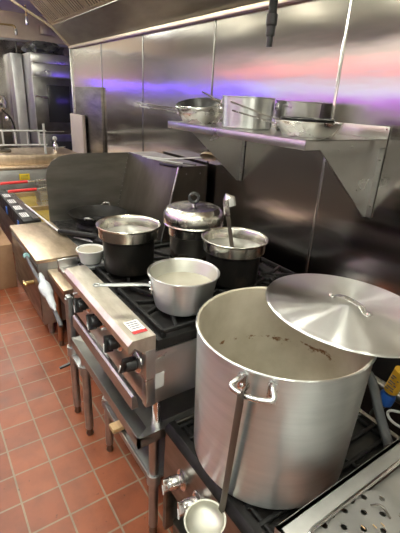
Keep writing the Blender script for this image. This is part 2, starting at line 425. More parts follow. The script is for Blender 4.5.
# ------------------------------------------------------------------ burner stand
st = thing('equipment_stand', (-1.42, .9, 0), 'galvanised stand with lower shelf carrying the four-knob gas range', 'stand')
zt = .655
tp = MB()
tp.box((-1.79, .56, zt - .03), (-1.10, 1.40, zt - .018))
tp.prism([(.497, zt - .05), (.497, zt), (.505, zt), (.56, zt - .018), (.56, zt - .03), (.51, zt - .012), (.51, zt - .05)], 'x', -1.85, -1.046)
tp.prism([(-1.046, zt - .05), (-1.046, zt), (-1.054, zt), (-1.10, zt - .018), (-1.10, zt - .03), (-1.06, zt - .012), (-1.06, zt - .05)], 'y', .497, 1.40)
tp.prism([(-1.85, zt - .05), (-1.85, zt), (-1.842, zt), (-1.79, zt - .018), (-1.79, zt - .03), (-1.836, zt - .012), (-1.836, zt - .05)], 'y', .497, 1.40)
tp.build('top', 'steel_grey', st)
round_leg(st, -1.097, .593, 0, zt - .02, .021, 'pole', collar=.345)
round_leg(st, -1.637, .604, 0, zt - .02, .021, 'pole', collar=.345)
round_leg(st, -1.808, .550, 0, zt - .02, .023, 'galv', collar=.46)
round_leg(st, -1.097, 1.34, 0, zt - .02, .021, 'pole', collar=.345)
round_leg(st, -1.637, 1.34, 0, zt - .02, .021, 'pole', collar=.345)
sh = MB(); sh.box((-1.655, .58, .335), (-1.085, 1.36, .345), .003)
sh.box((-1.655, .575, .318), (-1.085, .585, .352), .002)
sh.build('shelf', 'steel_grey', st)
MB().box((-1.452, .535, .353), (-1.40, .66, .378), .005).build('wood_block', 'wood')
wb = bpy.data.objects['wood_block']; tag(wb, 'short pale wooden block on the lower shelf of the burner stand', 'wooden block')

# second leg with pipe post left of it
ps = thing('post_stand', (-2.02, .55, 0), 'narrow galvanised stand with a tall capped post left of the range', 'stand')
l = round_leg(ps, -2.023, .549, 0, .80, .023, 'galv', collar=.46)
MB().box((-2.045, .535, .46), (-2.0, .563, .815), .004).build('channel', 'galv', ps)
MB().box((-2.05, .53, .425), (-1.845, 1.2, .445), .003).build('shelf', 'galv', ps)
MB().cyl((-2.023, .525, .37), (-2.03, .465, .355), .010, .008).build('handle', 'black_plastic', ps)
round_leg(ps, -2.023, 1.15, 0, .44, .021, 'pole')

# ------------------------------------------------------------------ gas range
rg = thing('gas_range', (-1.45, .9, zt), 'countertop gas range with four black knobs and black burner grates', 'gas range')
X0, X1, YF, YB = -1.86, -1.04, .53, 1.42
bd = MB()
bd.box((X0, YF, .80), (X1, YB, 1.005), .006)
bd.box((X0, YF + .03, 1.0), (X0 + .008, YB, 1.045)); bd.box((X1 - .008, YF + .03, 1.0), (X1, YB, 1.03))
bd.build('body', 'steel', rg)
MB().box((X0 + .012, .575, 1.005), (X1 - .004, YB - .01, 1.07), .004).build('burner_tray', 'black_steel', rg)
lg = MB()
lg.prism([(.565, 1.10), (.478, 1.10), (.462, 1.085), (.462, 1.055), (.47, 1.055), (.485, 1.07), (.53, 1.03), (.565, 1.03)], 'x', -1.745, X1)
lg.build('front_ledge', 'range_ledge', rg)
le = MB(); le.box((X0, .47, 1.04), (-1.752, .565, 1.062), .003); le.box((X0, .465, 1.04), (X0 + .012, .56, 1.105), .003); le.build('ledge_end', 'steel', rg)
dt = MB(); dt.prism([(.478, .80), (.478, .856), (.486, .862), (.495, .856), (.505, .80)], 'x', -1.72, -1.055)
dt.build('drip_tray', 'steel_grey', rg)
# corner post and screws on the near side
MB().box((X1 - .03, YF - .004, .80), (X1 + .002, YF + .035, 1.045), .003).build('corner_post', 'steel', rg)
# knobs
def knob(parent, c, ax, r=.024, L=.045, ring='chrome', body='black_plastic', ang=.5, gk=1.25):
    ax = Vector(ax).normalized(); q = ax.to_track_quat('Z', 'Y').to_matrix().to_4x4()
    k = MB().lathe([(0, 0), (r * .72, 0), (r * .8, L * .2), (r * 1.0, L * .3), (r * .96, L * .8), (r * .8, L), (0, L)], c, 24, q).build('knob', body, parent)
    b = MB().lathe([(0, -.004), (r * 1.45, -.004), (r * 1.5, .004), (r * 1.2, .010), (r * .7, .012), (0, .012)], c, 28, q).build('bezel', ring, k)
    h = MB(); mt = Matrix.Translation(Vector(c)) @ q @ Matrix.Rotation(ang, 4, 'Z')
    h.box((-r * .3, -r * gk, L * .55), (r * .3, r * gk, L * 1.3), .004, mtx=mt); h.build('grip', body, k)
    p = MB(); p.box((-r * .12, -r * 1.2, L * 1.28), (r * .12, r * .1, L * 1.34), .001, mtx=mt); p.build('pointer', 'white', k)
    return k
for i, x in enumerate((-1.625, -1.455, -1.268, -1.11)):
    knob(rg, (x, YF - .003, .955), (0, -1, .12), .027, .05, ang=(.5, .7, .2, -.3)[i])
    if i in (0, 2): MB().cyl((x - .065, YF, .985), (x - .065, YF - .05, .99), .006, .005, 12).build('pilot_stub', 'white', rg)
lb = MB(); lb.box((-1.165, .50, 1.1005), (-1.075, .553, 1.1015)); lb.build('warning_label', 'white', rg)
lbo = bpy.data.objects['warning_label']
MB().box((-1.095, .50, 1.1016), (-1.075, .553, 1.102)).build('red_band', 'red_ink', lbo)
for q in range(4): MB().box((-1.155 + q * .014, .507, 1.1016), (-1.150 + q * .014, .545, 1.102)).build('text_line', 'ink', lbo)
sd = MB(); sd.box((X1, .555, .87), (X1 + .001, .60, .935)); sd.build('side_sticker', 'white', rg)
for (x, y) in ((X1 - .05, .60), (X1 - .05, 1.3), (-1.6, .60), (-1.6, 1.3)):
    MB().lathe([(0, zt - .017), (.022, zt - .017), (.024, zt), (.018, zt + .02), (.018, .80), (0, .80)], (x, y, 0), 18).build('foot', 'chrome', rg)
# burners and grates: 2 wide, 3 deep
gx = [-1.645, -1.25]; gy = [.735, 1.005, 1.28]
burner = grate = None
for iy, cy in enumerate(gy):
    for ix, cx in enumerate(gx):
        if burner is None:
            burner = MB().lathe([(0, 1.07), (.055, 1.07), (.06, 1.078), (.045, 1.084), (.03, 1.085), (.02, 1.079), (0, 1.079)], (cx, cy, 0), 28).build('burner', 'black_iron', rg)
            gb = MB(); hw, hh = .192, .132
            z0, z1 = 1.083, 1.10
            for sx in (-1, 1): gb.box((cx + sx * hw - .007, cy - hh, z0), (cx + sx * hw + .007, cy + hh, z1), .003)
            for sy in (-1, 1): gb.box((cx - hw, cy + sy * hh - .007, z0), (cx + hw, cy + sy * hh + .007, z1), .003)
            for k in range(8):
                a = k * PI / 4 + PI / 8
                ex, ey = math.cos(a), math.sin(a)
                L = min(hw / abs(ex), hh / abs(ey)) - .003
                mt = Matrix.Translation((cx, cy, 0)) @ Matrix.Rotation(a, 4, 'Z')
                gb.box((.035, -.006, z0), (L, .006, z1), .002, mtx=mt)
            gb.ring((cx, cy, 1.092), .036, .006, seg=24, ss=6)
            for sx in (-1, 1):
                for sy in (-1, 1): gb.box((cx + sx * hw - .008, cy + sy * hh - .008, 1.07), (cx + sx * hw + .008, cy + sy * hh + .008, z0 + .004))
            grate = gb.build('grate', 'black_iron', rg)
            bx, by = cx, cy
        else:
            for src in (burner, grate):
                c = src.copy(); COL.objects.link(c); c.parent = rg; c.location = (cx - bx, cy - by, 0)

# ------------------------------------------------------------------ low stock-pot stove
zs = .69
sv = thing('stock_pot_stove', (-.74, 1.0, 0), 'low stock pot stove with two chrome knobs under the big pot', 'stove')
cb = MB()
cb.prism([(.60, .40), (.605, .675), (.62, .69), (.64, .69), (.64, .40)], 'x', -1.025, -.455)
cb.build('front_panel', 'steel_dark', sv)
MB().prism([(.598, .668), (.604, .682), (.62, .694), (.645, .694), (.645, .691), (.621, .691), (.607, .680), (.601, .668)], 'x', -1.026, -.454).build('front_lip', 'black_steel', sv)
bx = MB(); bx.box((-1.025, .64, .12), (-1.012, 1.35, .69), .002); bx.box((-.468, .64, .12), (-.455, 1.35, .69), .002)
bx.box((-1.012, 1.33, .12), (-.468, 1.35, .69)); bx.box((-1.012, .64, .12), (-.468, 1.33, .14))
bx.box((-1.025, .60, .12), (-1.0, .64, .40), .002); bx.box((-.48, .60, .12), (-.455, .64, .40), .002)
bx.build('body', 'steel_dark', sv)
MB().box((-1.0, .70, .14), (-.48, 1.32, .40)).build('inner_liner', 'cavity', sv)
tr = MB(); tr.box((-1.012, .64, .655), (-.468, 1.33, .672)); tr.build('burner_tray', 'black_steel', sv)
gr = MB()
for k in range(9): gr.box((-1.0 + k * .065, .645, .673), (-.985 + k * .065, 1.325, .69), .003)
for k in range(4): gr.box((-1.005, .66 + k * .21, .673), (-.475, .675 + k * .21, .688), .003)
gr.build('grate', 'black_iron', sv)
for x in (-.885, -.778): knob(sv, (x, .598, .548), (-.12, -1, .1), .026, .06, 'chrome', 'chrome', .5, .85)
for (x, y) in ((-1.0, .66), (-.48, .66), (-1.0, 1.31), (-.48, 1.31)):
    MB().cyl((x, y, 0), (x, y, .12), .018).build('leg', 'steel_dark', sv)

# ------------------------------------------------------------------ big stock pot
PC = Vector((-.750, .870, zs + .001))
sp = thing('stock_pot', PC, 'huge empty aluminium stock pot with food residue inside, on the low stove', 'pot')
prof = [(0, 0), (.24, 0), (.256, .006), (.265, .022), (.267, .05), (.2765, .49), (.277, .500), (.282, .505), (.282, .512), (.278, .514),
        (.272, .510), (.270, .49), (.260, .05), (.252, .018), (.235, .010), (0, .010)]
MB().lathe(prof, PC, 96, mis=[0] * 9 + [1] * 6).build('body', ['alu', 'pot_inside'], sp, 25)
for az in (math.radians(-58.5), math.radians(121.5)):
    def hp(da, r, z): return (PC.x + r * math.cos(az + da), PC.y + r * math.sin(az + da), PC.z + z)
    h = MB(); w = .148; w2 = .180
    h.tube([hp(-w, .281, .492), hp(-w * 1.04, .305, .493), hp(-w2, .327, .486), hp(-w2 * .82, .338, .482), hp(0, .342, .478),
            hp(w2 * .82, .338, .482), hp(w2, .327, .486), hp(w * 1.04, .305, .493), hp(w, .281, .492)], .0078, 12, smooth=2)
    ho = h.build('handle', 'alu_plain', sp)
    for s2 in (-1, 1):
        e = MB(); n = Vector((math.cos(az + s2 * w), math.sin(az + s2 * w), 0))
        up = Vector((0, 0, 1)); q = n.to_track_quat('Z', 'Y').to_matrix().to_4x4()
        c = Vector(hp(s2 * w, .2765, .462))
        e.box((-.013, -.036, 0), (.013, .034, .007), .004, mtx=Matrix.Translation(c) @ q)
        eo = e.build('bracket', 'alu_plain', ho)
        for dz in (-.026, -.004):
            rv = MB().lathe([(0, .004), (.007, .004), (.0065, .010), (.003, .013), (0, .0135)], c + Vector((0, 0, dz)), 12, q); rv.build('rivet', 'chrome', ho)

# the lid, slid to the back right
LC = Vector((-.70, 1.122, PC.z + .5155))
ld = thing('pot_lid', LC, 'large round aluminium lid slid askew over the stock pot rim', 'lid')
q = Vector((0, 0, 1)).rotation_difference(Vector((.03, .05, 1)).normalized()).to_matrix().to_4x4()
lift = .016
MB().lathe([(0, .010), (.10, .010), (.248, .008), (.256, .004), (.272, .003), (.281, .0), (.283, .003), (.281, .007), (.272, .008), (.258, .010), (.250, .0135), (.10, .016), (0, .0165)],
           LC + Vector((0, 0, lift - .004)), 128, q).build('disc', 'alu_lid', ld, 60)
hc = Vector((LC.x, LC.y, LC.z + lift + .012))
dv = Vector((.80, -.25, 0)).normalized()
# handle runs diagonally: two flat feet with rivets and a raised strap
hv = Vector((1, -.03, 0)).normalized()
hb = MB(); 
hb.tube([hc - hv * .085, hc - hv * .062, hc - hv * .048 + Vector((0, 0, .020)), hc + hv * .048 + Vector((0, 0, .020)), hc + hv * .062, hc + hv * .085], .006, 10, smooth=2, flat=(.013, .003))
hbo = hb.build('strap_handle', 'alu_plain', ld)
for s2 in (-1, 1): MB().lathe([(0, .0), (.008, .0), (.006, .004), (0, .006)], hc + hv * s2 * .078 + Vector((0, 0, .003)), 12).build('rivet', 'chrome', hbo)

# ladle hanging from the pot handle
def ladle(name, label, top, bowl, R, depth, mh, mb, hook=True, bowl_n=(0, 0, 1), wide=.011):
    top, bowl = Vector(top), Vector(bowl)
    t = thing(name, bowl, label, 'ladle')
    n = Vector(bowl_n).normalized(); qq = n.to_track_quat('Z', 'Y').to_matrix().to_4x4()
    pr = []
    for k in range(9):
        a = k / 8 * PI / 2; pr.append((R * math.sin(a), -depth * math.cos(a)))
    pr += [(R * 1.06, .002), (R * .97, .001)]
    for k in range(7, -1, -1):
        a = k / 8 * PI / 2; pr.append((R * .95 * math.sin(a), -depth * .92 * math.cos(a)))
    MB().lathe(pr, bowl, 40, qq).build('bowl', mb, t)
    side = (top - bowl); side -= n * side.dot(n) if abs(side.normalized().dot(n)) < .8 else side * 0
    s0 = side.normalized() if side.length > .01 else Vector((0, 1, 0))
    pts = [bowl + s0 * R * .98 - n * .004, bowl + s0 * R * 1.0 + (top - bowl).normalized() * .03, bowl.lerp(top, .35) + s0 * R * .6, top]
    return t, pts, s0
LB = Vector((-.655, .535, .655))
t, _, _ = ladle('ladle', 'long steel ladle with a rusty handle hooked on the stock pot handle', (-.655, .565, 1.15), LB, .062, .035, None, 'ladle_bowl', bowl_n=(.0, -.12, 1))
M['ladle_handle'] = soot_mat('browned_steel_handle', (.10, .085, .07), None, -.05, .02, .6, .4)
hl = MB()
az = math.radians(-62)
ox_, oy_ = math.cos(az), math.sin(az)
def lp(r_, z_): return Vector((PC.x + r_ * ox_, PC.y + r_ * oy_, PC.z + z_))
hl.tube([LB + Vector((.004, .058, .0)), LB + Vector((.004, .064, .03)), lp(.352, .470)], .008, 10, flat=(.0135, .003))
hl.tube([lp(.352, .470), lp(.355, .486), lp(.350, .492), lp(.33, .492), lp(.318, .489), lp(.316, .478)], .008, 10, flat=(.0135, .0028))
hl.build('handle', 'ladle_handle', t)
M['tip'] = M['alu_plain']

# ------------------------------------------------------------------ saucepan
SC = Vector((-1.185, .762, 1.1015))
sc = thing('saucepan', SC, 'tapered aluminium saucepan of cloudy broth with a long handle, front burner', 'saucepan')
MB().lathe([(0, 0), (.100, 0), (.108, .006), (.112, .02), (.133, .135), (.139, .138), (.139, .143), (.134, .144), (.129, .138), (.108, .02), (.1, .008), (0, .006)], SC, 64, mis=[0] * 8 + [1] * 3).build('body', ['alu', 'pan_inside'], sc, 30)
MB().lathe([(0, .086), (.121, .086), (.1225, .0875), (0, .0875)], SC, 48).build('broth', 'broth', sc)
hdv = Vector((-.40, -.92, 0)).normalized(); e = SC + hdv * .124 + Vector((0, 0, .09))
hp_ = MB(); hp_.tube([e + Vector((0, 0, -.004)), e + hdv * .03 + Vector((0, 0, .002)), e + hdv * .19 + Vector((0, 0, .004))], .008, 12, smooth=1, flat=(.011, .0055))
hp_.ring(e + hdv * .202 + Vector((0, 0, .0045)), .011, .004, seg=20)
ho = hp_.build('handle', 'galv', sc)
br = MB(); qq = hdv.to_track_quat('Z', 'Y').to_matrix().to_4x4()
br.box((-.030, -.026, -.006), (.030, .026, .004), .008, mtx=Matrix.Translation(e + Vector((0, 0, -.004))) @ qq); bo = br.build('bracket', 'alu_plain', ho)
for a, b in ((-.017, 0), (.017, .012), (.017, -.012)): MB().lathe([(0, 0), (.006, 0), (.004, .005), (0, .006)], Matrix.Translation(e) @ qq @ Vector((a, b, .003)), 10, qq).build('rivet', 'chrome', ho)

# ------------------------------------------------------------------ bain marie inset pots
def inset(name, label, c, r, h, m_body, liquid=None, rimh=.055, taper=.80, m_rim='inset_clean'):
    c = Vector(c); t = thing(name, c, label, 'pot')
    rb = r * taper
    MB().lathe([(0, 0), (rb * .93, 0), (rb, .012), (rb * 1.03, h - rimh - .012), (r * .93, h - rimh), (r * .90, h - rimh), (rb * .98, h - rimh - .012), (rb * .95, .02), (0, .012)], c, 56, mis=[0] * 4 + [1] * 4).build('body', [m_body, 'steel_dark'], t, 30)
    MB().lathe([(r * .91, h - rimh), (r * .935, h - rimh - .001), (r * .955, h - .012), (r, h - .008), (r * 1.01, h - .002), (r, h), (r * .955, h - .004), (r * .93, h - .01), (r * .91, h - rimh)], c, 56).build('rim_band', m_rim, t, 30)
    if liquid: MB().lathe([(0, h - .05), (r * .905, h - .05), (r * .905, h - .049), (0, h - .0488)], c, 48).build('water', liquid, t)
    return t
i1 = inset('inset_pot', 'sooty steel soup pot with a clear steel rim nearest the wok, holding water', (-1.612, .730, 1.1015), .143, .220, 'inset_sooty', 'water')
i2 = inset('inset_pot', 'sooty steel soup pot with a ladle standing in it, in front of the dark wall', (-1.285, 1.085, 1.1015), .146, .205, 'inset_sooty', 'water')
i3 = inset('inset_pot', 'steel soup pot with the domed lid, between the two open soup pots', (-1.625, 1.09, 1.1015), .132, .172, 'inset_half', None, .05, .86)
# domed lid
DC = Vector((-1.625, 1.09, 1.1015 + .1745))
dl = thing('domed_lid', DC, 'shiny domed steel lid with a black loop knob on a soup pot', 'lid')
MB().lathe([(.128, 0), (.150, .0), (.153, .004), (.150, .010), (.153, .03), (.150, .055), (.135, .078), (.118, .086), (.11, .084), (.05, .088), (0, .089), (0, .084), (.1, .08), (.13, .074), (.145, .05), (.148, .03), (.14, .008), (.128, .004), (.128, 0)], DC, 56).build('dome', 'inset_clean', dl)
kn = MB(); kn.cyl(DC + Vector((0, 0, .089)), DC + Vector((0, 0, .105)), .008)
ko = kn.build('knob_post', 'chrome', dl)
kb = MB(); kb.ring(DC + Vector((0, 0, .128)), .022, .009, (.83, -.5, .15), 24, 10); kb.build('knob', 'black_plastic', dl)
# ladle standing in pot 2
sl = thing('ladle', (-1.30, 1.085, 1.19), 'ladle with a dull brown handle and bright hooked end standing in a soup pot', 'ladle')
hk = MB(); hk.tube([(-1.285, 1.09, 1.20), (-1.30, 1.075, 1.30), (-1.322, 1.06, 1.42)], .008, 10, flat=(.015, .004)); hk.build('handle', 'ladle_handle', sl)
hk = MB(); hk.tube([(-1.321, 1.061, 1.395), (-1.328, 1.054, 1.462), (-1.327, 1.060, 1.472), (-1.320, 1.072, 1.468), (-1.316, 1.078, 1.435)], .008, 10, flat=(.021, .003)); hk.build('hook', 'alu_plain', sl)
pr = [(.045 * math.sin(k / 8 * PI / 2), -.03 * math.cos(k / 8 * PI / 2)) for k in range(9)] + [(.0425 * math.sin(k / 8 * PI / 2), -.028 * math.cos(k / 8 * PI / 2)) for k in range(8, -1, -1)]
MB().lathe(pr, (-1.255, 1.10, 1.20), 28).build('bowl', 'steel', sl)

# plastic container
cc = Vector((-1.765, .600, 1.1025))
pc = thing('plastic_container', cc, 'small translucent white plastic tub at the left end of the range', 'container')
MB().lathe([(0, 0), (.045, 0), (.049, .004), (.062, .062), (.067, .063), (.067, .068), (.061, .068), (.058, .062), (.046, .006), (0, .003)], cc, 40).build('tub', 'white_plastic', pc)
MB().lathe([(0, .06), (.0585, .06), (.0585, .062), (0, .062)], cc, 40).build('contents', 'broth', pc)
tc_ = MB(); tc_.box((-1.84, .568, 1.085), (-1.70, .66, 1.1015), .004); tag(tc_.build('steel_trivet', 'galv'), 'small grey plate under the plastic tub on the range', 'plate')

# ------------------------------------------------------------------ drainboard table at the right
db = thing('drainboard_table', (-.05, 1.1, 0), 'stainless drain table with a raised bead in the lower right corner', 'drain table')
zd = .87; y0, y1, xl, xr = .578, 1.75, -.428, .75
tb = MB()
tb.box((xl, y0, zd - .05), (xl + .012, y1, zd)); tb.box((xr - .012, y0, zd - .05), (xr, y1, zd)); tb.box((xl, y0, zd - .05), (xr, y0 + .012, zd)); tb.box((xl, y1 - .012, zd - .05), (xr, y1, zd))
tb.box((xl, y0, zd - .004), (xl + .055, y1, zd), .0015); tb.box((xr - .055, y0, zd - .004), (xr, y1, zd), .0015)
tb.box((xl + .055, y0, zd - .004), (xr - .055, y0 + .048, zd), .0015); tb.box((xl + .055, y1 - .055, zd - .004), (xr - .055, y1, zd), .0015)
tb.build('rim', 'steel_sheet', db)
bd_ = MB(); a = .056
bd_.tube([(xl + a, 1.2, zd + .004), (xl + a, y1 - a, zd + .004), (xr - a, y1 - a, zd + .004), (xr - a, y0 + a, zd + .004), (xl + a + .02, y0 + a, zd + .004), (xl + a + .004, y0 + a + .005, zd + .004), (xl + a, y0 + a + .02, zd + .004), (xl + a, 1.2, zd + .004)], .006, 10)
bd_.build('bead', 'chrome', db)
MB().box((xl + .056, y0 + .05, zd - .03), (xr - .056, y1 - .056, zd - .024)).build('pan', 'steel_sheet', db)
for (x, y) in ((xl + .04, y0 + .04), (xr - .04, y0 + .04), (xl + .04, y1 - .04), (xr - .04, y1 - .04)):
    round_leg(db, x, y, 0, zd - .01, .02, 'pole')
# perforated insert plate
pi_ = thing('perforated_plate', (-.2, .8, zd), 'perforated steel plate lying in the drain table', 'perforated plate')
pm = MB(); o_ = Vector((-.361, .851, zd - .006)); e1 = Vector((-.004, -.079, 0)) * .97; e2 = Vector((.0275, -.040, 0))
e1 = Vector((-.003, -.0785, 0)); e2 = Vector((.0285, -.0385, 0))
# square cells in the (u,v) lattice u=e2 direction, v = e1-e2 direction
u = Vector((.0275, -.0395, 0)); v = Vector((.030, .0395, 0))
N = 16
for a_ in range(-1, 11):
    for b_ in range(-5, 7):
        c = o_ + u * a_ + v * b_
        if not (-.368 < c.x < .10 and .645 < c.y < .90): continue
        outer = []; inner = []
        for k in range(N):
            t_ = 2 * PI * k / N; cx, sy = math.cos(t_), math.sin(t_)
            m_ = max(abs(cx), abs(sy)); su, sv_ = cx / m_ * .5, sy / m_ * .5
            outer.append(c + u * su + v * sv_); inner.append(c + Vector((cx, sy, 0)) * .0082)
        dn = Vector((0, 0, -.003))
        vs = outer + inner + [p + dn for p in inner]
        fs = [(k, (k + 1) % N, N + (k + 1) % N, N + k) for k in range(N)] + [(N + k, N + (k + 1) % N, 2 * N + (k + 1) % N, 2 * N + k) for k in range(N)]
        pm.add(vs, fs)
pm.build('plate', 'steel_sheet', pi_)
MB().box((-.372, .64, zd - .0238), (.12, .90, zd - .022)).build('backing', 'steel_dark', pi_)
hn = MB(); hn.tube([(-.335, .845, zd - .004), (-.322, .850, zd + .012), (-.305, .853, zd + .014), (-.285, .856, zd - .004)], .003, 8, smooth=1); hn.build('wire_handle', 'steel_dark', pi_)
plate_bits = [(-.292, .822), (-.30, .80), (-.315, .772)]
for i, (x, y) in enumerate(plate_bits):
    b_ = MB(); b_.box((x, y, zd - .0055), (x + .012, y + .003, zd - .003), .001, mtx=None)
    tag(b_.build('noodle_scrap', 'wood'), ('noodle scrap nearest the wire handle of the perforated plate', 'middle noodle scrap on the perforated plate', 'noodle scrap farthest from the wire handle on the perforated plate')[i], 'food scrap', 'scraps on the perforated plate')

# ------------------------------------------------------------------ gas hose and fittings behind the stock pot
gh = thing('gas_hose', (-.66, 1.5, .3), 'grey flexible gas hose with yellow tag and blue collar behind the stock pot', 'gas hose')
MB().tube([(-.90, 1.42, .0), (-.88, 1.42, .60), (-.80, 1.42, .80), (-.735, 1.41, .835), (-.685, 1.40, .80), (-.60, 1.33, .745), (-.525, 1.275, .712), (-.49, 1.24, .712)], .019, 12, smooth=2).build('hose', 'hose', gh)
gc = thing('gas_connector', (-.66, 1.55, .6), 'quick gas connector with amber printed tag and blue sleeve hanging beside the hose', 'gas connector')
a0, a1, a2, a3 = Vector((-.575, 1.5, .875)), Vector((-.615, 1.5, .775)), Vector((-.645, 1.5, .70)), Vector((-.70, 1.5, .59))
a0, a1, a2, a3 = Vector((-.650, 1.54, .835)), Vector((-.672, 1.54, .715)), Vector((-.688, 1.54, .635)), Vector((-.72, 1.54, .54))
MB().cyl(a1, a0, .030, .030).build('tag', 'yellow_tag', gc)
dd = (a0 - a1).normalized()
tgo = bpy.data.objects['tag']
def glyph(strokes, u0):
    """upright strokes on the tag's camera side"""
    m_ = MB(); q3 = dd; sd_ = Vector((1, 0, 0)); sd_ = (sd_ - q3 * sd_.dot(q3)).normalized(); out = sd_.cross(q3)
    if out.y > 0: out = -out
    for (x0, z0, x1, z1) in strokes:
        A = a1 + q3 * (u0 + z0) + sd_ * x0 + out * .0295; B = a1 + q3 * (u0 + z1) + sd_ * x1 + out * .0295
        m_.tube([A, B], .0024, 6)
    m_.build('printing', 'ink', tgo)
for row, u0 in enumerate((.022, .052, .082)):
    glyph([(-.018, 0, -.004 + .006 * (row % 2), 0), (.004 + .004 * row, 0, .019, 0), (-.016, .012, .016 - .006 * row, .012)], u0)
MB().lathe([(0, 0), (.026, 0), (.034, .01), (.034, .05), (.027, .066), (0, .066)], a2, 24, (a1 - a2).to_track_quat('Z', 'Y').to_matrix().to_4x4()).build('sleeve', 'blue', gc)
MB().cyl(a3, a2, .017, .02).build('nipple', 'steel_dark', gc)
vp = thing('gas_valve', (-.85, 1.52, .5), 'pale blue gas valve and grey pipe fittings low behind the stock pot', 'gas valve')
MB().cyl((-.90, 1.55, .565), (-.80, 1.55, .48), .030, .028).build('valve_body', 'teal', vp)
MB().tube([(-.80, 1.55, .48), (-.64, 1.55, .34), (-.60, 1.55, .28), (-.60, 1.55, .0)], .020, 12, smooth=1).build('pipe', 'galv', vp)
MB().lathe([(0, 0), (.03, 0), (.034, .01), (.034, .035), (.02, .05), (0, .05)], (-.80, 1.55, .48), 18, Vector((.18, 0, -.15)).to_track_quat('Z', 'Y').to_matrix().to_4x4()).build('nut', 'hose', vp)
wr = MB(); wr.tube([(-.595, 1.5, .672), (-.632, 1.49, .66), (-.64, 1.49, .635), (-.615, 1.49, .612), (-.56, 1.5, .607), (-.50, 1.55, .60), (-.45, 1.70, .56), (-.44, 1.79, .53)], .006, 8, smooth=2)
tag(wr.build('bent_wire', 'white'), 'curved white wire end sticking out at the right edge below the lid', 'wire')
pb = MB().cyl((-1.2, 1.82, .5), (.4, 1.82, .5), .03); tag(pb.build('gas_pipe', 'steel_dark'), 'dark gas pipe running along the wall behind the stoves', 'pipe')

# ------------------------------------------------------------------ wall shelf
shf = thing('wall_shelf', (-1.92, 1.78, 1.70), 'stainless wall shelf on triangular brackets carrying pots and pans', 'shelf')
sy, sz = 1.458, 1.709; sl0, sr0 = -2.545, -1.290
b = MB(); b.box((sl0, sy, sz - .004), (sr0, W - .006, sz)); b.box((sl0, sy, sz - .045), (sr0, sy + .004, sz), .001); b.box((sl0, sy, sz - .045), (sl0 + .004, W - .006, sz)); b.box((sr0 - .004, sy, sz - .045), (sr0, W - .006, sz))
b.box((sl0, sy + .004, sz - .045), (sr0, sy + .02, sz - .041))
b.build('board', 'steel', shf)
fb = MB(); fb.box((sl0, W - .010, sz), (sr0, W - .005, sz + .064), .002); fb.build('back_flange', 'steel', shf)
for x in (-1.595, -1.305): MB().lathe([(0, 0), (.007, 0), (.005, .004), (0, .005)], (x, W - .010, sz + .05), 12, Vector((0, -1, 0)).to_track_quat('Z', 'Y').to_matrix().to_4x4()).build('bolt', 'chrome', shf)
for x in (-1.325, -2.49):
    k = MB(); k.prism([(1.60, sz - .046), (W - .006, sz - .046), (W - .006, 1.275), (W - .03, 1.275)], 'x', x - .003, x + .003)
    k.box((x - .003, W - .012, 1.275), (x + .035, W - .006, sz - .046))
    ko = k.build('bracket', 'steel', shf)
    for zz in (1.34, 1.6): MB().lathe([(0, 0), (.008, 0), (.006, .004), (0, .005)], (x + .02, W - .012, zz), 12, Vector((0, -1, 0)).to_track_quat('Z', 'Y').to_matrix().to_4x4()).build('bolt', 'chrome', ko)

# pans on the shelf
def frypan(label, c, r, h, hdir, mo, mi, hl_=.26, hz=.05, tilt=None, mh='alu_plain', rise=.02):
    c = Vector(c); t = thing('frying_pan', c, label, 'frying pan')
    q = Vector((0, 0, 1)).rotation_difference(Vector(tilt or (0, 0, 1)).normalized()).to_matrix().to_4x4()
    rb = r * .76
    MB().lathe([(0, 0), (rb * .96, 0), (rb, .004), (r * .93, h * .65), (r, h), (r * .985, h + .003), (r * .91, h * .66), (rb * .97, .008), (0, .005)], c, 56, q, mis=[0] * 5 + [1] * 3).build('pan', [mo, mi], t, 30)
    hv = Vector(hdir).normalized()
    e = c + (q.to_3x3() @ (hv * r * .93 + Vector((0, 0, h * .72))))
    w = MB(); w.tube([e, e + hv * .05 + Vector((0, 0, .010)), e + hv * hl_ + Vector((0, 0, rise))], .007, 10, smooth=1, flat=(.012, .0045)); ho = w.build('handle', mh, t)
    qq = hv.to_track_quat('Z', 'Y').to_matrix().to_4x4()
    w = MB(); w.box((-.028, -.016, -.002), (.028, .016, .006), .004, mtx=Matrix.Translation(e) @ qq); w.build('bracket', mh, ho)
    for a in (-.016, .016): MB().lathe([(0, 0), (.006, 0), (.004, .005), (0, .006)], Matrix.Translation(e) @ qq @ Vector((a, 0, .006)), 10, qq).build('rivet', 'chrome', ho)
    return t
hL = (-.56, -.83, 0)
pA = Vector((-2.40, 1.63, sz + .001))
frypan('lowest bright steel frying pan of the stack at the left end of the shelf', pA, .158, .072, (-.62, -.78, 0), 'alu_plain', 'alu_plain', .27, rise=.03)
frypan('middle bright steel frying pan of the stack at the left end of the shelf', pA + Vector((0, 0, .022)), .160, .074, (-.52, -.85, 0), 'alu_plain', 'alu_plain', .28, rise=.03)
frypan('black nonstick frying pan tilted on top of the stack at the shelf end', pA + Vector((.0, -.012, .062)), .158, .062, (.35, .93, 0), 'alu_plain', 'nonstick', .2, tilt=(.10, -.22, 1), mh='black_plastic', rise=.02)
pB = Vector((-1.95, 1.66, sz + .001))
sp2 = thing('cooking_pot', pB, 'deep straight steel pot with riveted handle in the middle of the shelf', 'pot')
MB().lathe([(0, 0), (.138, 0), (.147, .008), (.153, .166), (.158, .170), (.158, .174), (.152, .174), (.149, .166), (.142, .01), (0, .006)], pB, 64).build('body', 'alu', sp2, 30)
hv = Vector((-.72, -.30, 0)).normalized(); e = pB + Vector((-.62, -.78, 0)).normalized() * .153 + Vector((0, 0, .135))
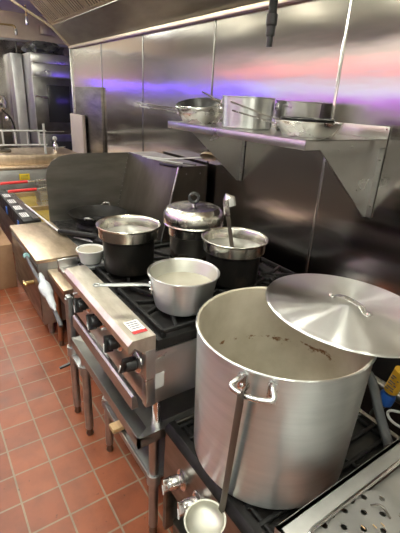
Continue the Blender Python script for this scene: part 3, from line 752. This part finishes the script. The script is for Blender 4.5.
w = MB(); w.tube([e, e + Vector((-.03, -.035, .012)), e + Vector((-.10, -.01, .03)), e + Vector((-.28, .05, .055))], .007, 10, smooth=1, flat=(.011, .005)); ho = w.build('handle', 'steel_dark', sp2)
qq = Vector((-.62, -.78, 0)).to_track_quat('Z', 'Y').to_matrix().to_4x4()
w = MB(); w.box((-.03, -.024, -.003), (.03, .024, .007), .006, mtx=Matrix.Translation(e) @ qq); w.build('bracket', 'alu_plain', ho)
for a in (-.016, .016): MB().lathe([(0, 0), (.007, 0), (.005, .005), (0, .006)], Matrix.Translation(e) @ qq @ Vector((a, 0, .007)), 10, qq).build('rivet', 'chrome', ho)
pD = Vector((-1.47, 1.66, sz + .001))
frypan('wide bright steel frying pan at the right end of the shelf', pD, .170, .070, (-.76, -.62, 0), 'alu_plain', 'alu_plain', .24, rise=.05)
frypan('black nonstick frying pan nested in the wide one at the shelf end', pD + Vector((-.02, .012, .030)), .14, .052, (-.70, -.70, 0), 'nonstick', 'nonstick', .27, mh='steel', rise=.075)
pE = Vector((-1.80, 1.925, sz + .001))
bp_ = thing('cooking_pot', pE, 'steel saucepan with a riveted handle at the back behind the wide frying pan', 'pot')
MB().lathe([(0, 0), (.118, 0), (.126, .008), (.130, .158), (.135, .161), (.135, .165), (.130, .165), (.127, .158), (.122, .01), (0, .006)], pE, 56).build('body', 'steel', bp_, 30)
e = pE + Vector((-.45, -.89, 0)).normalized() * .130 + Vector((0, 0, .13))
w = MB(); qq = Vector((-.45, -.89, 0)).to_track_quat('Z', 'Y').to_matrix().to_4x4()
w.box((-.03, -.02, -.003), (.03, .02, .007), .006, mtx=Matrix.Translation(e) @ qq); bo = w.build('bracket', 'alu_plain', bp_)
for a in (-.016, .016): MB().lathe([(0, 0), (.007, 0), (.005, .005), (0, .006)], Matrix.Translation(e) @ qq @ Vector((a, 0, .007)), 10, qq).build('rivet', 'chrome', bo)

# nozzle of the fire system hanging from the hood
nz = thing('fire_nozzle', (-1.31, 1.2, 2.07), 'black fire nozzle on a drop pipe hanging in front of the wall', 'fire nozzle')
MB().cyl((-1.318, 1.2, 2.16), (-1.318, 1.2, 3.0), .016).build('drop_pipe', 'black_iron', nz)
MB().lathe([(0, 2.055), (.012, 2.055), (.013, 2.09), (.018, 2.095), (.018, 2.125), (.022, 2.13), (.022, 2.165), (0, 2.165)], (-1.318, 1.2, 0), 20).build('nozzle', 'black_plastic', nz)

# ------------------------------------------------------------------ wok range with splash guard
wk = thing('wok_range', (-3.4, 1.3, 0), 'wok range with a tan steel front deck and tall smoky splash panels', 'wok range')
wx0, wx1, wy0 = -3.88, -2.91, .585
bb = MB(); bb.box((wx0, wy0, .15), (wx1, 1.75, .675), .004); bb.build('body', 'steel_grey', wk)
MB().box((wx0 + .02, wy0 - .006, .17), (wx1 - .02, wy0, .64), .003).build('front_door', 'steel_dark', wk)
dk = MB(); dk.box((wx0 - .004, wy0 - .01, .672), (wx1 + .004, .945, .70), .004); dk.build('front_deck', 'steel_deck', wk)
MB().box((wx0, .948, .672), (wx1, 1.62, .695), .003).build('burner_top', 'crust', wk)
sp_ = MB()
pts = [(.93, .70), (.933, 1.12), (.95, 1.20), (.99, 1.262), (1.06, 1.305), (1.16, 1.325), (1.25, 1.33), (1.763, 1.33), (1.61, .70)]
sp_.prism(pts, 'x', wx0 + .02, wx0 + .026); sp_.build('side_splash', 'steel_panel', wk)
rs = MB()
rs.prism([(1.613, .70), (1.763, 1.333), (2.05, 1.333), (2.05, .70)], 'x', wx0 + .027, wx1 + .03); rs.build('riser', 'steel_riser', wk)
for k in range(14):
    f = k / 13; c = Vector((wx0 + .034, 1.613 + .15 * f - .004, .72 + .60 * f))
    MB().lathe([(0, 0), (.005, 0), (.003, .003), (0, .004)], c, 8, Vector((0, -1, .24)).to_track_quat('Z', 'Y').to_matrix().to_4x4()).build('rivet', 'steel', wk)
for (y, z) in ((1.84, 1.27), (1.98, 1.27), (1.9, 1.0), (2.0, .9)):
    MB().lathe([(0, 0), (.006, 0), (.004, .003), (0, .004)], (wx1 + .03, y, z), 8, Vector((1, 0, 0)).to_track_quat('Z', 'Y').to_matrix().to_4x4()).build('rivet', 'steel', wk)
MB().tube([(wx1 + .034, 1.606, .71), (wx1 + .034, 1.757, 1.333)], .008, 8).build('edge_trim', 'chrome', wk)
for cx in (-3.5, -3.14):
    rr = MB(); rr.lathe([(.13, .695), (.20, .695), (.20, .73), (.17, .765), (.15, .765), (.13, .70)], (cx, 1.28, 0), 40); rr.build('burner_ring', 'black_iron', wk)
for (x, y) in ((-3.027, .662), (wx0 + .1, .662), (-3.0, 1.68), (wx0 + .1, 1.68)):
    MB().cyl((x, y, 0), (x, y, .16), .022, .024).build('leg', 'galv', wk)
# wok
kc = Vector((-3.5, 1.28, .716))
kw = thing('wok', kc, 'black carbon steel wok resting on a burner ring by the splash panels', 'wok')
R = .265; prf = [(R * math.sin(a), .13 * (1 - math.cos(a)) / (1 - math.cos(1.2))) for a in [1.2 * k / 12 for k in range(13)]]
R2 = prf[-1][0]; prf = [(r_ * .265 / R2, z) for r_, z in prf]
prf2 = prf + [(.268, .133)] + [(max(0, r_ - .004), z + .004) for r_, z in reversed(prf)]
MB().lathe(prf2, kc + Vector((0, 0, 0)), 64).build('pan', 'black_steel', kw)
for sgn in (-1, 1):
    ax = Vector((.8, -.6, 0)) * sgn; n_ = Vector((-ax.y, ax.x, 0))
    e = kc + ax * .262 + Vector((0, 0, .128))
    MB().tube([e + n_ * .04, e + n_ * .03 + ax * .035 + Vector((0, 0, .025)), e - n_ * .03 + ax * .035 + Vector((0, 0, .025)), e - n_ * .04], .006, 8, smooth=2).build('handle', 'steel', kw)
# long utensil with black grip across the deck
ut = thing('wok_spatula', (-3.3, 1.0, .72), 'long steel utensil with a black grip lying across the wok range deck', 'utensil')
MB().tube([(-4.43, .834, .742), (-3.45, .90, .725)], .009, 10).build('shaft', 'matte_alu', ut)
MB().tube([(-3.45, .90, .725), (-3.40, .925, .73), (-3.12, 1.10, .75), (-3.09, 1.12, .75)], [.018, .028, .028, .020], 14).build('grip', 'black_iron', ut)
cl = MB(); 
cl.box((-.12, -.05, 0), (.12, .05, .006), .002, mtx=Matrix.Translation((-3.22, 1.08, .701)) @ Matrix.Rotation(.5, 4, 'Z'))
tag(cl.build('paper_towel', 'white'), 'crumpled white paper towel under the black utensil grip', 'paper towel')

# ladle and spatula lying on top of the riser
rl = thing('ladle', (-2.85, 1.95, 1.37), 'steel ladle with a pale bowl lying on top of the splash riser', 'ladle')
MB().tube([(-3.41, 1.70, 1.350), (-3.2, 1.79, 1.354), (-2.98, 1.90, 1.385), (-2.84, 1.965, 1.41)], .007, 10, flat=(.014, .006)).build('handle', 'matte_alu', rl)
pr = [(.068 * math.sin(k / 8 * PI / 2), -.04 * math.cos(k / 8 * PI / 2)) for k in range(9)] + [(.065 * math.sin(k / 8 * PI / 2), -.038 * math.cos(k / 8 * PI / 2)) for k in range(8, -1, -1)]
MB().lathe(pr, (-2.79, 1.99, 1.415), 32, Vector((.25, -.3, -.6)).to_track_quat('Z', 'Y').to_matrix().to_4x4()).build('bowl', 'steel_warm', rl)
rsp = thing('spatula', (-3.2, 1.82, 1.34), 'thin steel turner with a black tip lying beside the ladle on the riser', 'spatula')
MB().tube([(-3.36, 1.72, 1.341), (-2.96, 1.86, 1.347)], .006, 8, flat=(.012, .005)).build('handle', 'matte_alu', rsp)
MB().tube([(-2.96, 1.86, 1.347), (-2.84, 1.90, 1.349)], .008, 8, flat=(.018, .005)).build('grip', 'black_plastic', rsp)
bt = thing('brush', (-3.0, 1.74, 1.31), 'black handled brush resting on the front edge of the splash riser', 'brush')
MB().tube([(-3.16, 1.742, 1.318), (-2.98, 1.752, 1.332), (-2.84, 1.765, 1.340)], [.012, .016, .010], 10).build('handle', 'black_plastic', bt)

# ------------------------------------------------------------------ low black-topped stove and filler table between wok range and range
ft = thing('filler_table', (-2.7, .69, 0), 'narrow low table with a tan steel top right of the wok range', 'table')
MB().box((-2.895, .645, .585), (-2.49, .735, .62), .003).build('top', 'steel_deck', ft)
MB().box((-2.895, .652, .50), (-2.495, .73, .584), .003).build('apron', 'steel_dark', ft)
round_leg(ft, -2.797, .677, 0, .50, .021, 'copper_leg'); round_leg(ft, -2.54, .70, 0, .50, .018, 'copper_leg')
ls = thing('low_stove', (-2.45, 1.2, 0), 'low greasy black-topped stove between the wok range and gas range', 'stove')
MB().box((-2.89, .75, .12), (-2.06, 1.58, .60), .004).build('body', 'black_steel', ls)
MB().box((-2.89, .745, .601), (-2.055, 1.58, .66), .006).build('top', 'crust', ls)
for (x, y) in ((-2.85, .79), (-2.1, .79), (-2.85, 1.54), (-2.1, 1.54)): MB().cyl((x, y, 0), (x, y, .12), .02).build('leg', 'steel_dark', ls)
for k, cx in enumerate((-2.68, -2.28)):
    gq = MB()
    for q_ in range(5): gq.box((cx - .15 + q_ * .07, .82, .661), (cx - .135 + q_ * .07, 1.45, .68), .002)
    for q_ in range(3): gq.box((cx - .155, .83 + q_ * .29, .661), (cx + .15, .845 + q_ * .29, .678), .002)
    gq.build('grate', 'black_iron', ls)

# gas cock, pipe and rag in front of wok range / filler table
gv = thing('gas_cock', (-2.9, .54, .5), 'brass gas cock with teal cap and dark pipe at the wok range corner', 'gas valve')
MB().tube([(-3.16, .562, .645), (-3.02, .555, .635), (-2.80, .55, .62), (-2.55, .55, .60), (-2.40, .55, .56), (-2.25, .55, .50)], .013, 10, smooth=1).build('pipe', 'hose', gv)
MB().cyl((-3.20, .562, .640), (-3.155, .562, .655), .024, .022).build('cap', 'teal', gv)
MB().cyl((-3.10, .578, .45), (-3.10, .50, .45), .016).build('valve_body', 'brass', gv)
MB().box((-3.15, .505, .442), (-3.05, .523, .460), .006).build('lever', 'brass', gv)
rgm = MB()
rgm.tube([(-2.66, .545, .70), (-2.62, .545, .68), (-2.54, .54, .64), (-2.50, .545, .625), (-2.46, .545, .61), (-2.40, .545, .585), (-2.35, .55, .56)], [.010, .018, .040, .036, .024, .022, .008], 14, smooth=1)
tag(rgm.build('rag', 'rag'), 'white rag wrapped around the pipe before the filler table', 'rag')

# ------------------------------------------------------------------ fryer
fr = thing('fryer', (-4.6, 1.1, 0), 'deep fryer with a black sticker-covered front rail and oil vats', 'fryer')
MB().box((-5.4, .705, .12), (-3.895, 1.60, .56), .004).build('body', 'steel_dark', fr)
MB().box((-5.4, .70, .561), (-3.895, .86, .72), .004).build('front_rail', 'black_steel', fr)
fv = MB()
fv.box((-5.4, .861, .561), (-5.36, 1.6, .66)); fv.box((-3.935, .861, .561), (-3.895, 1.6, .66)); fv.box((-5.36, .861, .561), (-3.935, .90, .655), .002); fv.box((-5.36, 1.5, .561), (-3.935, 1.6, .66))
fv.box((-4.66, .90, .561), (-4.62, 1.5, .66)); fv.build('vat_rim', 'steel_warm', fr)
for (a, b) in ((-5.36, -4.661), (-4.619, -3.936)):
    MB().box((a, .901, .562), (b, 1.499, .615)).build('oil', 'oil', fr)
MB().box((-5.4, 1.56, .66), (-3.895, 1.60, 1.0), .004).build('backsplash', 'steel', fr)
for k in range(4):
    x = -5.02 + k * .30
    s_ = MB(); s_.box((x - .08, .72, .7205), (x + .08, .79, .722)); so = s_.build('sticker', 'white', fr)
    for q_ in range(3): MB().box((x - .07, .73 + q_ * .018, .7221), (x + .07, .736 + q_ * .018, .7225)).build('text_line', 'ink', so)
for k in range(9):
    pass
gg = MB()
for k in range(6): gg.box((-5.3, .80 + k * .009, .7205), (-3.95, .804 + k * .009, .7235))
gg.build('vent_slots', 'steel', fr)
for x, m_ in ((-4.75, 'blue'), (-4.15, 'blue')): MB().box((x - .03, .692, .58), (x + .03, .70, .66), .002).build('switch', m_, fr)
for (x, y) in ((-5.35, .75), (-3.95, .75), (-5.35, 1.55), (-3.95, 1.55)): MB().cyl((x, y, 0), (x, y, .12), .025).build('leg', 'galv', fr)
# fry baskets hanging over the back of the vats with red handles
def basket(label, ox, y0, y1, z):
    t = thing('fry_basket', (ox, 1.25, .64), label, 'fry basket', 'fry baskets')
    MB().tube([(ox, y0, z - .005), (ox, y0 + .03, z), (ox, y0 + .30, z + .004)], .017, 12).build('grip', 'red', t)
    MB().tube([(ox, y0 + .30, z + .004), (ox, y1, z + .02), (ox, y1 + .03, z - .02)], .008, 10).build('shaft', 'alu_plain', t)
    w = MB(); a, b, c, d_ = ox - .13, ox + .13, y1 - .10, y1 + .17; zb, ztp = .64, z - .02
    for zz in (zb, ztp):
        w.tube([(a, c, zz), (b, c, zz), (b, d_, zz), (a, d_, zz), (a, c, zz)], .005, 6)
    for k in range(11):
        xx = a + (b - a) * k / 10; w.tube([(xx, c, ztp), (xx, c, zb), (xx, d_, zb), (xx, d_, ztp)], .0022, 5)
        yy = c + (d_ - c) * k / 10; w.tube([(a, yy, ztp), (a, yy, zb), (b, yy, zb), (b, yy, ztp)], .0022, 5)
    w.build('wire_basket', 'steel', t)
basket('fry basket with a red grip nearer the tall ledge counter', -5.12, .72, 1.22, .842)
basket('fry basket with a red grip nearer the wok range', -4.76, .735, 1.15, .822)

# ------------------------------------------------------------------ ledge counter with tag, wire rack
ct = thing('ledge_counter', (-6.2, 1.2, 0), 'steel counter with a tan raised ledge beyond the fryer', 'counter')
MB().box((-6.9, .30, .10), (-5.92, 1.98, .86), .005).build('body', 'steel_grey', ct)
MB().box((-6.9, .28, .861), (-5.89, 2.0, .90), .006).build('ledge', 'steel_deck', ct)
MB().box((-6.88, .30, .901), (-6.05, 1.98, 1.03), .006).build('raised_top', 'steel_deck', ct)
for (x, y) in ((-6.85, .36), (-5.98, .36), (-6.85, 1.92), (-5.98, 1.92)): MB().cyl((x, y, 0), (x, y, .1), .025).build('leg', 'galv', ct)
MB().box((-5.918, 1.08, .715), (-5.912, 1.215, .80), .002).build('yellow_sticker', 'yellow', ct)
yo = bpy.data.objects['yellow_sticker']
for q_ in range(3): MB().box((-5.912, 1.10, .735 + q_ * .018), (-5.9115, 1.195, .740 + q_ * .018)).build('text_line', 'ink', yo)
rk = thing('wire_rack', (-6.1, 1.2, 1.03), 'chrome wire guard rail with arched openings on the ledge counter', 'rack')
r_ = MB()
xr_ = -6.08
for z in (1.16, 1.345): r_.tube([(xr_, .45, z), (xr_, 1.53, z)], .011, 8)
for k in range(7):
    y = .50 + k * .155; r_.tube([(xr_, y, 1.16), (xr_, y, 1.345)], .012, 8)
r_.build('rails', 'white_plastic', rk)
MB().tube([(xr_, 1.50, 1.035), (xr_, 1.50, 1.44)], .016, 10).build('post', 'white_plastic', rk)
MB().tube([(xr_, .52, 1.035), (xr_, .52, 1.36)], .016, 10).build('post', 'white_plastic', rk)
MB().tube([(xr_, 1.50, 1.13), (xr_, 1.66, 1.12), (xr_, 1.78, 1.13)], .006, 8).build('side_rail', 'steel', rk)
MB().tube([(xr_, 1.50, 1.335), (xr_, 1.78, 1.335)], .006, 8).build('side_rail', 'steel', rk)
sc_ = thing('soap_dispenser', (-6.3, 1.62, 1.03), 'small chrome pump bottle behind the wire guard rail', 'bottle')
MB().lathe([(0, 1.031), (.035, 1.031), (.038, 1.05), (.036, 1.13), (.02, 1.16), (.012, 1.17), (.012, 1.2), (0, 1.2)], (-6.3, 1.70, 0), 20).build('bottle', 'chrome', sc_)
MB().lathe([(0, 0), (.03, 0), (.034, .02), (.02, .05), (0, .055)], (-6.3, 1.70, 1.2), 20).build('head', 'white_plastic', sc_)
# machine at the left edge
mx_ = thing('mixer', (-6.45, .98, 1.03), 'chrome counter machine with a rounded head at the left picture edge', 'mixer')
MB().lathe([(0, 0), (.06, .01), (.10, .05), (.115, .12), (.09, .19), (.03, .22), (0, .222)], (-6.45, 1.02, 1.56), 32).build('head', 'chrome', mx_)
MB().box((-6.56, .86, 1.031), (-6.36, 1.10, 1.07), .01).build('base', 'steel_dark', mx_)
MB().cyl((-6.47, .98, 1.07), (-6.45, 1.02, 1.56), .05, .04).build('column', 'steel_dark', mx_)
MB().tube([(-6.40, 1.06, 1.58), (-6.33, 1.12, 1.52), (-6.30, 1.16, 1.42), (-6.32, 1.18, 1.30)], .012, 8, smooth=1).build('arm', 'black_steel', mx_)
MB().lathe([(0, 0), (.035, 0), (.04, .02), (.03, .05), (0, .055)], (-6.36, 1.10, 1.46), 20).build('knob', 'chrome', mx_)

# ------------------------------------------------------------------ tall oven
ov = thing('oven', (-8.3, 2.2, 0), 'tall steel oven with dark glass doors at the back of the kitchen', 'oven')
ox = -8.0; oy0, oy1 = 1.86, 2.58
MB().box((-8.85, oy0, .1), (ox - .02, oy1, 2.46), .006).build('body', 'shade_steel', ov)
for k, (z0, z1) in enumerate(((1.14, 2.085), (.15, 1.12))):
    d_ = MB().box((ox - .019, oy0 + .01, z0), (ox + .012, oy1 - .01, z1), .006).build('door', 'oven_door', ov)
    MB().box((ox + .013, oy0 + .23, z0 + .2), (ox + .016, oy1 - .09, z1 - .12), .001).build('window', 'oven_glass', d_)
    MB().tube([(ox + .012, oy0 + .03, z1 - .32), (ox + .05, oy0 + .04, z1 - .31), (ox + .05, oy0 + .22, z1 - .33), (ox + .012, oy0 + .23, z1 - .34)], .014, 10, smooth=1).build('handle', 'chrome', d_)
cp = MB().box((ox - .019, oy0 + .01, 2.10), (ox + .012, oy1 - .01, 2.30), .004).build('control_panel', 'steel', ov)
MB().box((ox - .019, oy0 + .01, 2.31), (ox + .012, oy1 - .01, 2.455), .004).build('top_panel', 'steel', ov)
for y in (1.93, 2.10, 2.13): MB().box((ox + .013, y, 2.125), (ox + .018, y + .06, 2.165), .002).build('button', 'white', cp)
for (x, y) in ((-8.8, 1.9), (-8.05, 1.9), (-8.8, 2.54), (-8.05, 2.54)): MB().cyl((x, y, 0), (x, y, .1), .03).build('leg', 'steel_dark', ov)
# rumpled bag on top of the oven
bm = bmesh.new(); bmesh.ops.create_icosphere(bm, subdivisions=4, radius=1)
for v in bm.verts:
    n_ = v.co.normalized(); k = 1 + .13 * math.sin(7 * n_.x + 3 * n_.y) * math.cos(6 * n_.y - 4 * n_.z) + .08 * math.sin(15 * n_.x + 9 * n_.z)
    v.co = Vector((n_.x * .28 * k, n_.y * .33 * k, max(-.06, n_.z * .14 * k)))
mb_ = MB(); bm.verts.ensure_lookup_table()
mb_.add([v.co + Vector((-8.3, 2.18, 2.524)) for v in bm.verts], [[v.index for v in f.verts] for f in bm.faces]); bm.free()
M['bag'] = mat('black_rubbish_bag', (.03, .03, .028), (.10, .10, .09), 0, .25, .4, 10, bump=.5, bscale=14)
tag(mb_.build('plastic_bag', 'bag'), 'rumpled dark plastic bag lying on top of the tall oven', 'bag')
# fixture and fire pipes on the tan wall
wf = thing('wall_box', (-8.85, 2.4, 2.85), 'small metal box fixed to the tan wall above the oven', 'wall box')
MB().box((-8.898, 2.28, 2.84), (-8.80, 2.56, 2.98), .006).build('box', 'steel_warm', wf)
MB().box((-8.80, 2.30, 2.86), (-8.795, 2.54, 2.96), .003).build('cover', 'steel_warm', wf)
fp = thing('fire_pipe', (-8.8, 1.6, 2.9), 'brass-coloured fire pipe with a drooping nozzle on the tan wall', 'pipe')
MB().tube([(-8.884, .9, 2.90), (-8.884, 1.78, 2.935), (-8.884, 1.84, 2.93), (-8.87, 1.86, 2.88)], .014, 10, smooth=1).build('pipe', 'brass', fp)
MB().lathe([(0, 2.78), (.018, 2.78), (.024, 2.80), (.024, 2.86), (.014, 2.885), (0, 2.885)], (-8.868, 1.86, 0), 16).build('nozzle', 'steel', fp)
fp2 = thing('fire_nozzle', (-8.6, 2.0, 3.0), 'pendant fire nozzle hanging from the ceiling before the tan wall', 'fire nozzle')
MB().cyl((-8.0, 1.865, 2.98), (-8.0, 1.865, 3.149), .012).build('drop_pipe', 'brass', fp2)
MB().lathe([(0, 2.86), (.02, 2.86), (.026, 2.88), (.026, 2.95), (.014, 2.985), (0, 2.985)], (-8.0, 1.865, 0), 16).build('nozzle', 'steel', fp2)

# ------------------------------------------------------------------ panels against the cladding
dp = MB(); dp.box((-6.38, W - .035, .90), (-5.34, W - .002, 1.94), .004); tag(dp.build('dark_square_panel', 'steel_dark'), 'dark square steel panel fixed to the cladding behind the splash guard', 'panel')  # flat dark panel set against the cladding
bb_ = MB(); bb_.box((-6.20, 1.86, 1.032), (-6.16, 2.01, 1.575), .006)
bb_ = MB(); bb_.box((-6.44, W - .11, .88), (-5.90, W - .06, 1.57), .008); tag(bb_.build('cutting_board', 'beige'), 'upright beige cutting board standing between oven and dark steel panel', 'cutting board')
# counter shelf the board stands on
bs = MB(); bs.box((-5.885, 1.90, .84), (-5.4, W - .04, .87), .004)
# cardboard box on the floor
bxo = thing('cardboard_box', (-4.35, .42, 0), 'brown cardboard box on the floor in front of the fryer', 'cardboard box')
MB().box((-4.7, .20, .001), (-4.05, .60, .46), .004).build('carton', 'cardboard', bxo)
MB().box((-4.7, .38, .461), (-4.05, .43, .463)).build('tape', 'steel_warm', bxo)
bg = MB(); bg.lathe([(0, 0), (.12, 0), (.15, .04), (.14, .10), (.08, .15), (0, .16)], (-4.5, .42, .464), 24)
tag(bg.build('bag', 'rag'), 'pale sack lying on top of the cardboard box', 'bag')

# ------------------------------------------------------------------ camera
cam = bpy.data.cameras.new('camera'); co = bpy.data.objects.new('camera', cam); COL.objects.link(co)
cam.sensor_fit = 'HORIZONTAL'; cam.sensor_width = 36; cam.lens = 36; cam.clip_start = .02; cam.clip_end = 60
R_ = ((.558383, .344583, -.754633), (.827971, -.174802, .53283), (.051693, -.922338, -.382911))
mw = Matrix(((R_[0][0], -R_[0][1], -R_[0][2], 0), (R_[1][0], -R_[1][1], -R_[1][2], 0), (R_[2][0], -R_[2][1], -R_[2][2], 1.85), (0, 0, 0, 1)))
mw = Matrix(((R_[0][0], -R_[0][1], -R_[0][2], 0), (R_[1][0], -R_[1][1], -R_[1][2], 0), (R_[2][0], -R_[2][1], -R_[2][2], 1.85), (0, 0, 0, 1)))
co.matrix_world = mw
scene.camera = co

w = bpy.data.worlds.new('world'); scene.world = w; w.use_nodes = True
w.node_tree.nodes['Background'].inputs[0].default_value = (1, .95, .9, 1); w.node_tree.nodes['Background'].inputs[1].default_value = .15
vs_ = scene.view_settings
vs_.view_transform = 'Standard'; vs_.look = 'None'; vs_.gamma = 1; vs_.use_curve_mapping = False; vs_.exposure = 0.0
scene.cycles.use_denoising = True
scene.cycles.max_bounces = 8; scene.cycles.sample_clamp_indirect = 6; scene.cycles.caustics_reflective = False
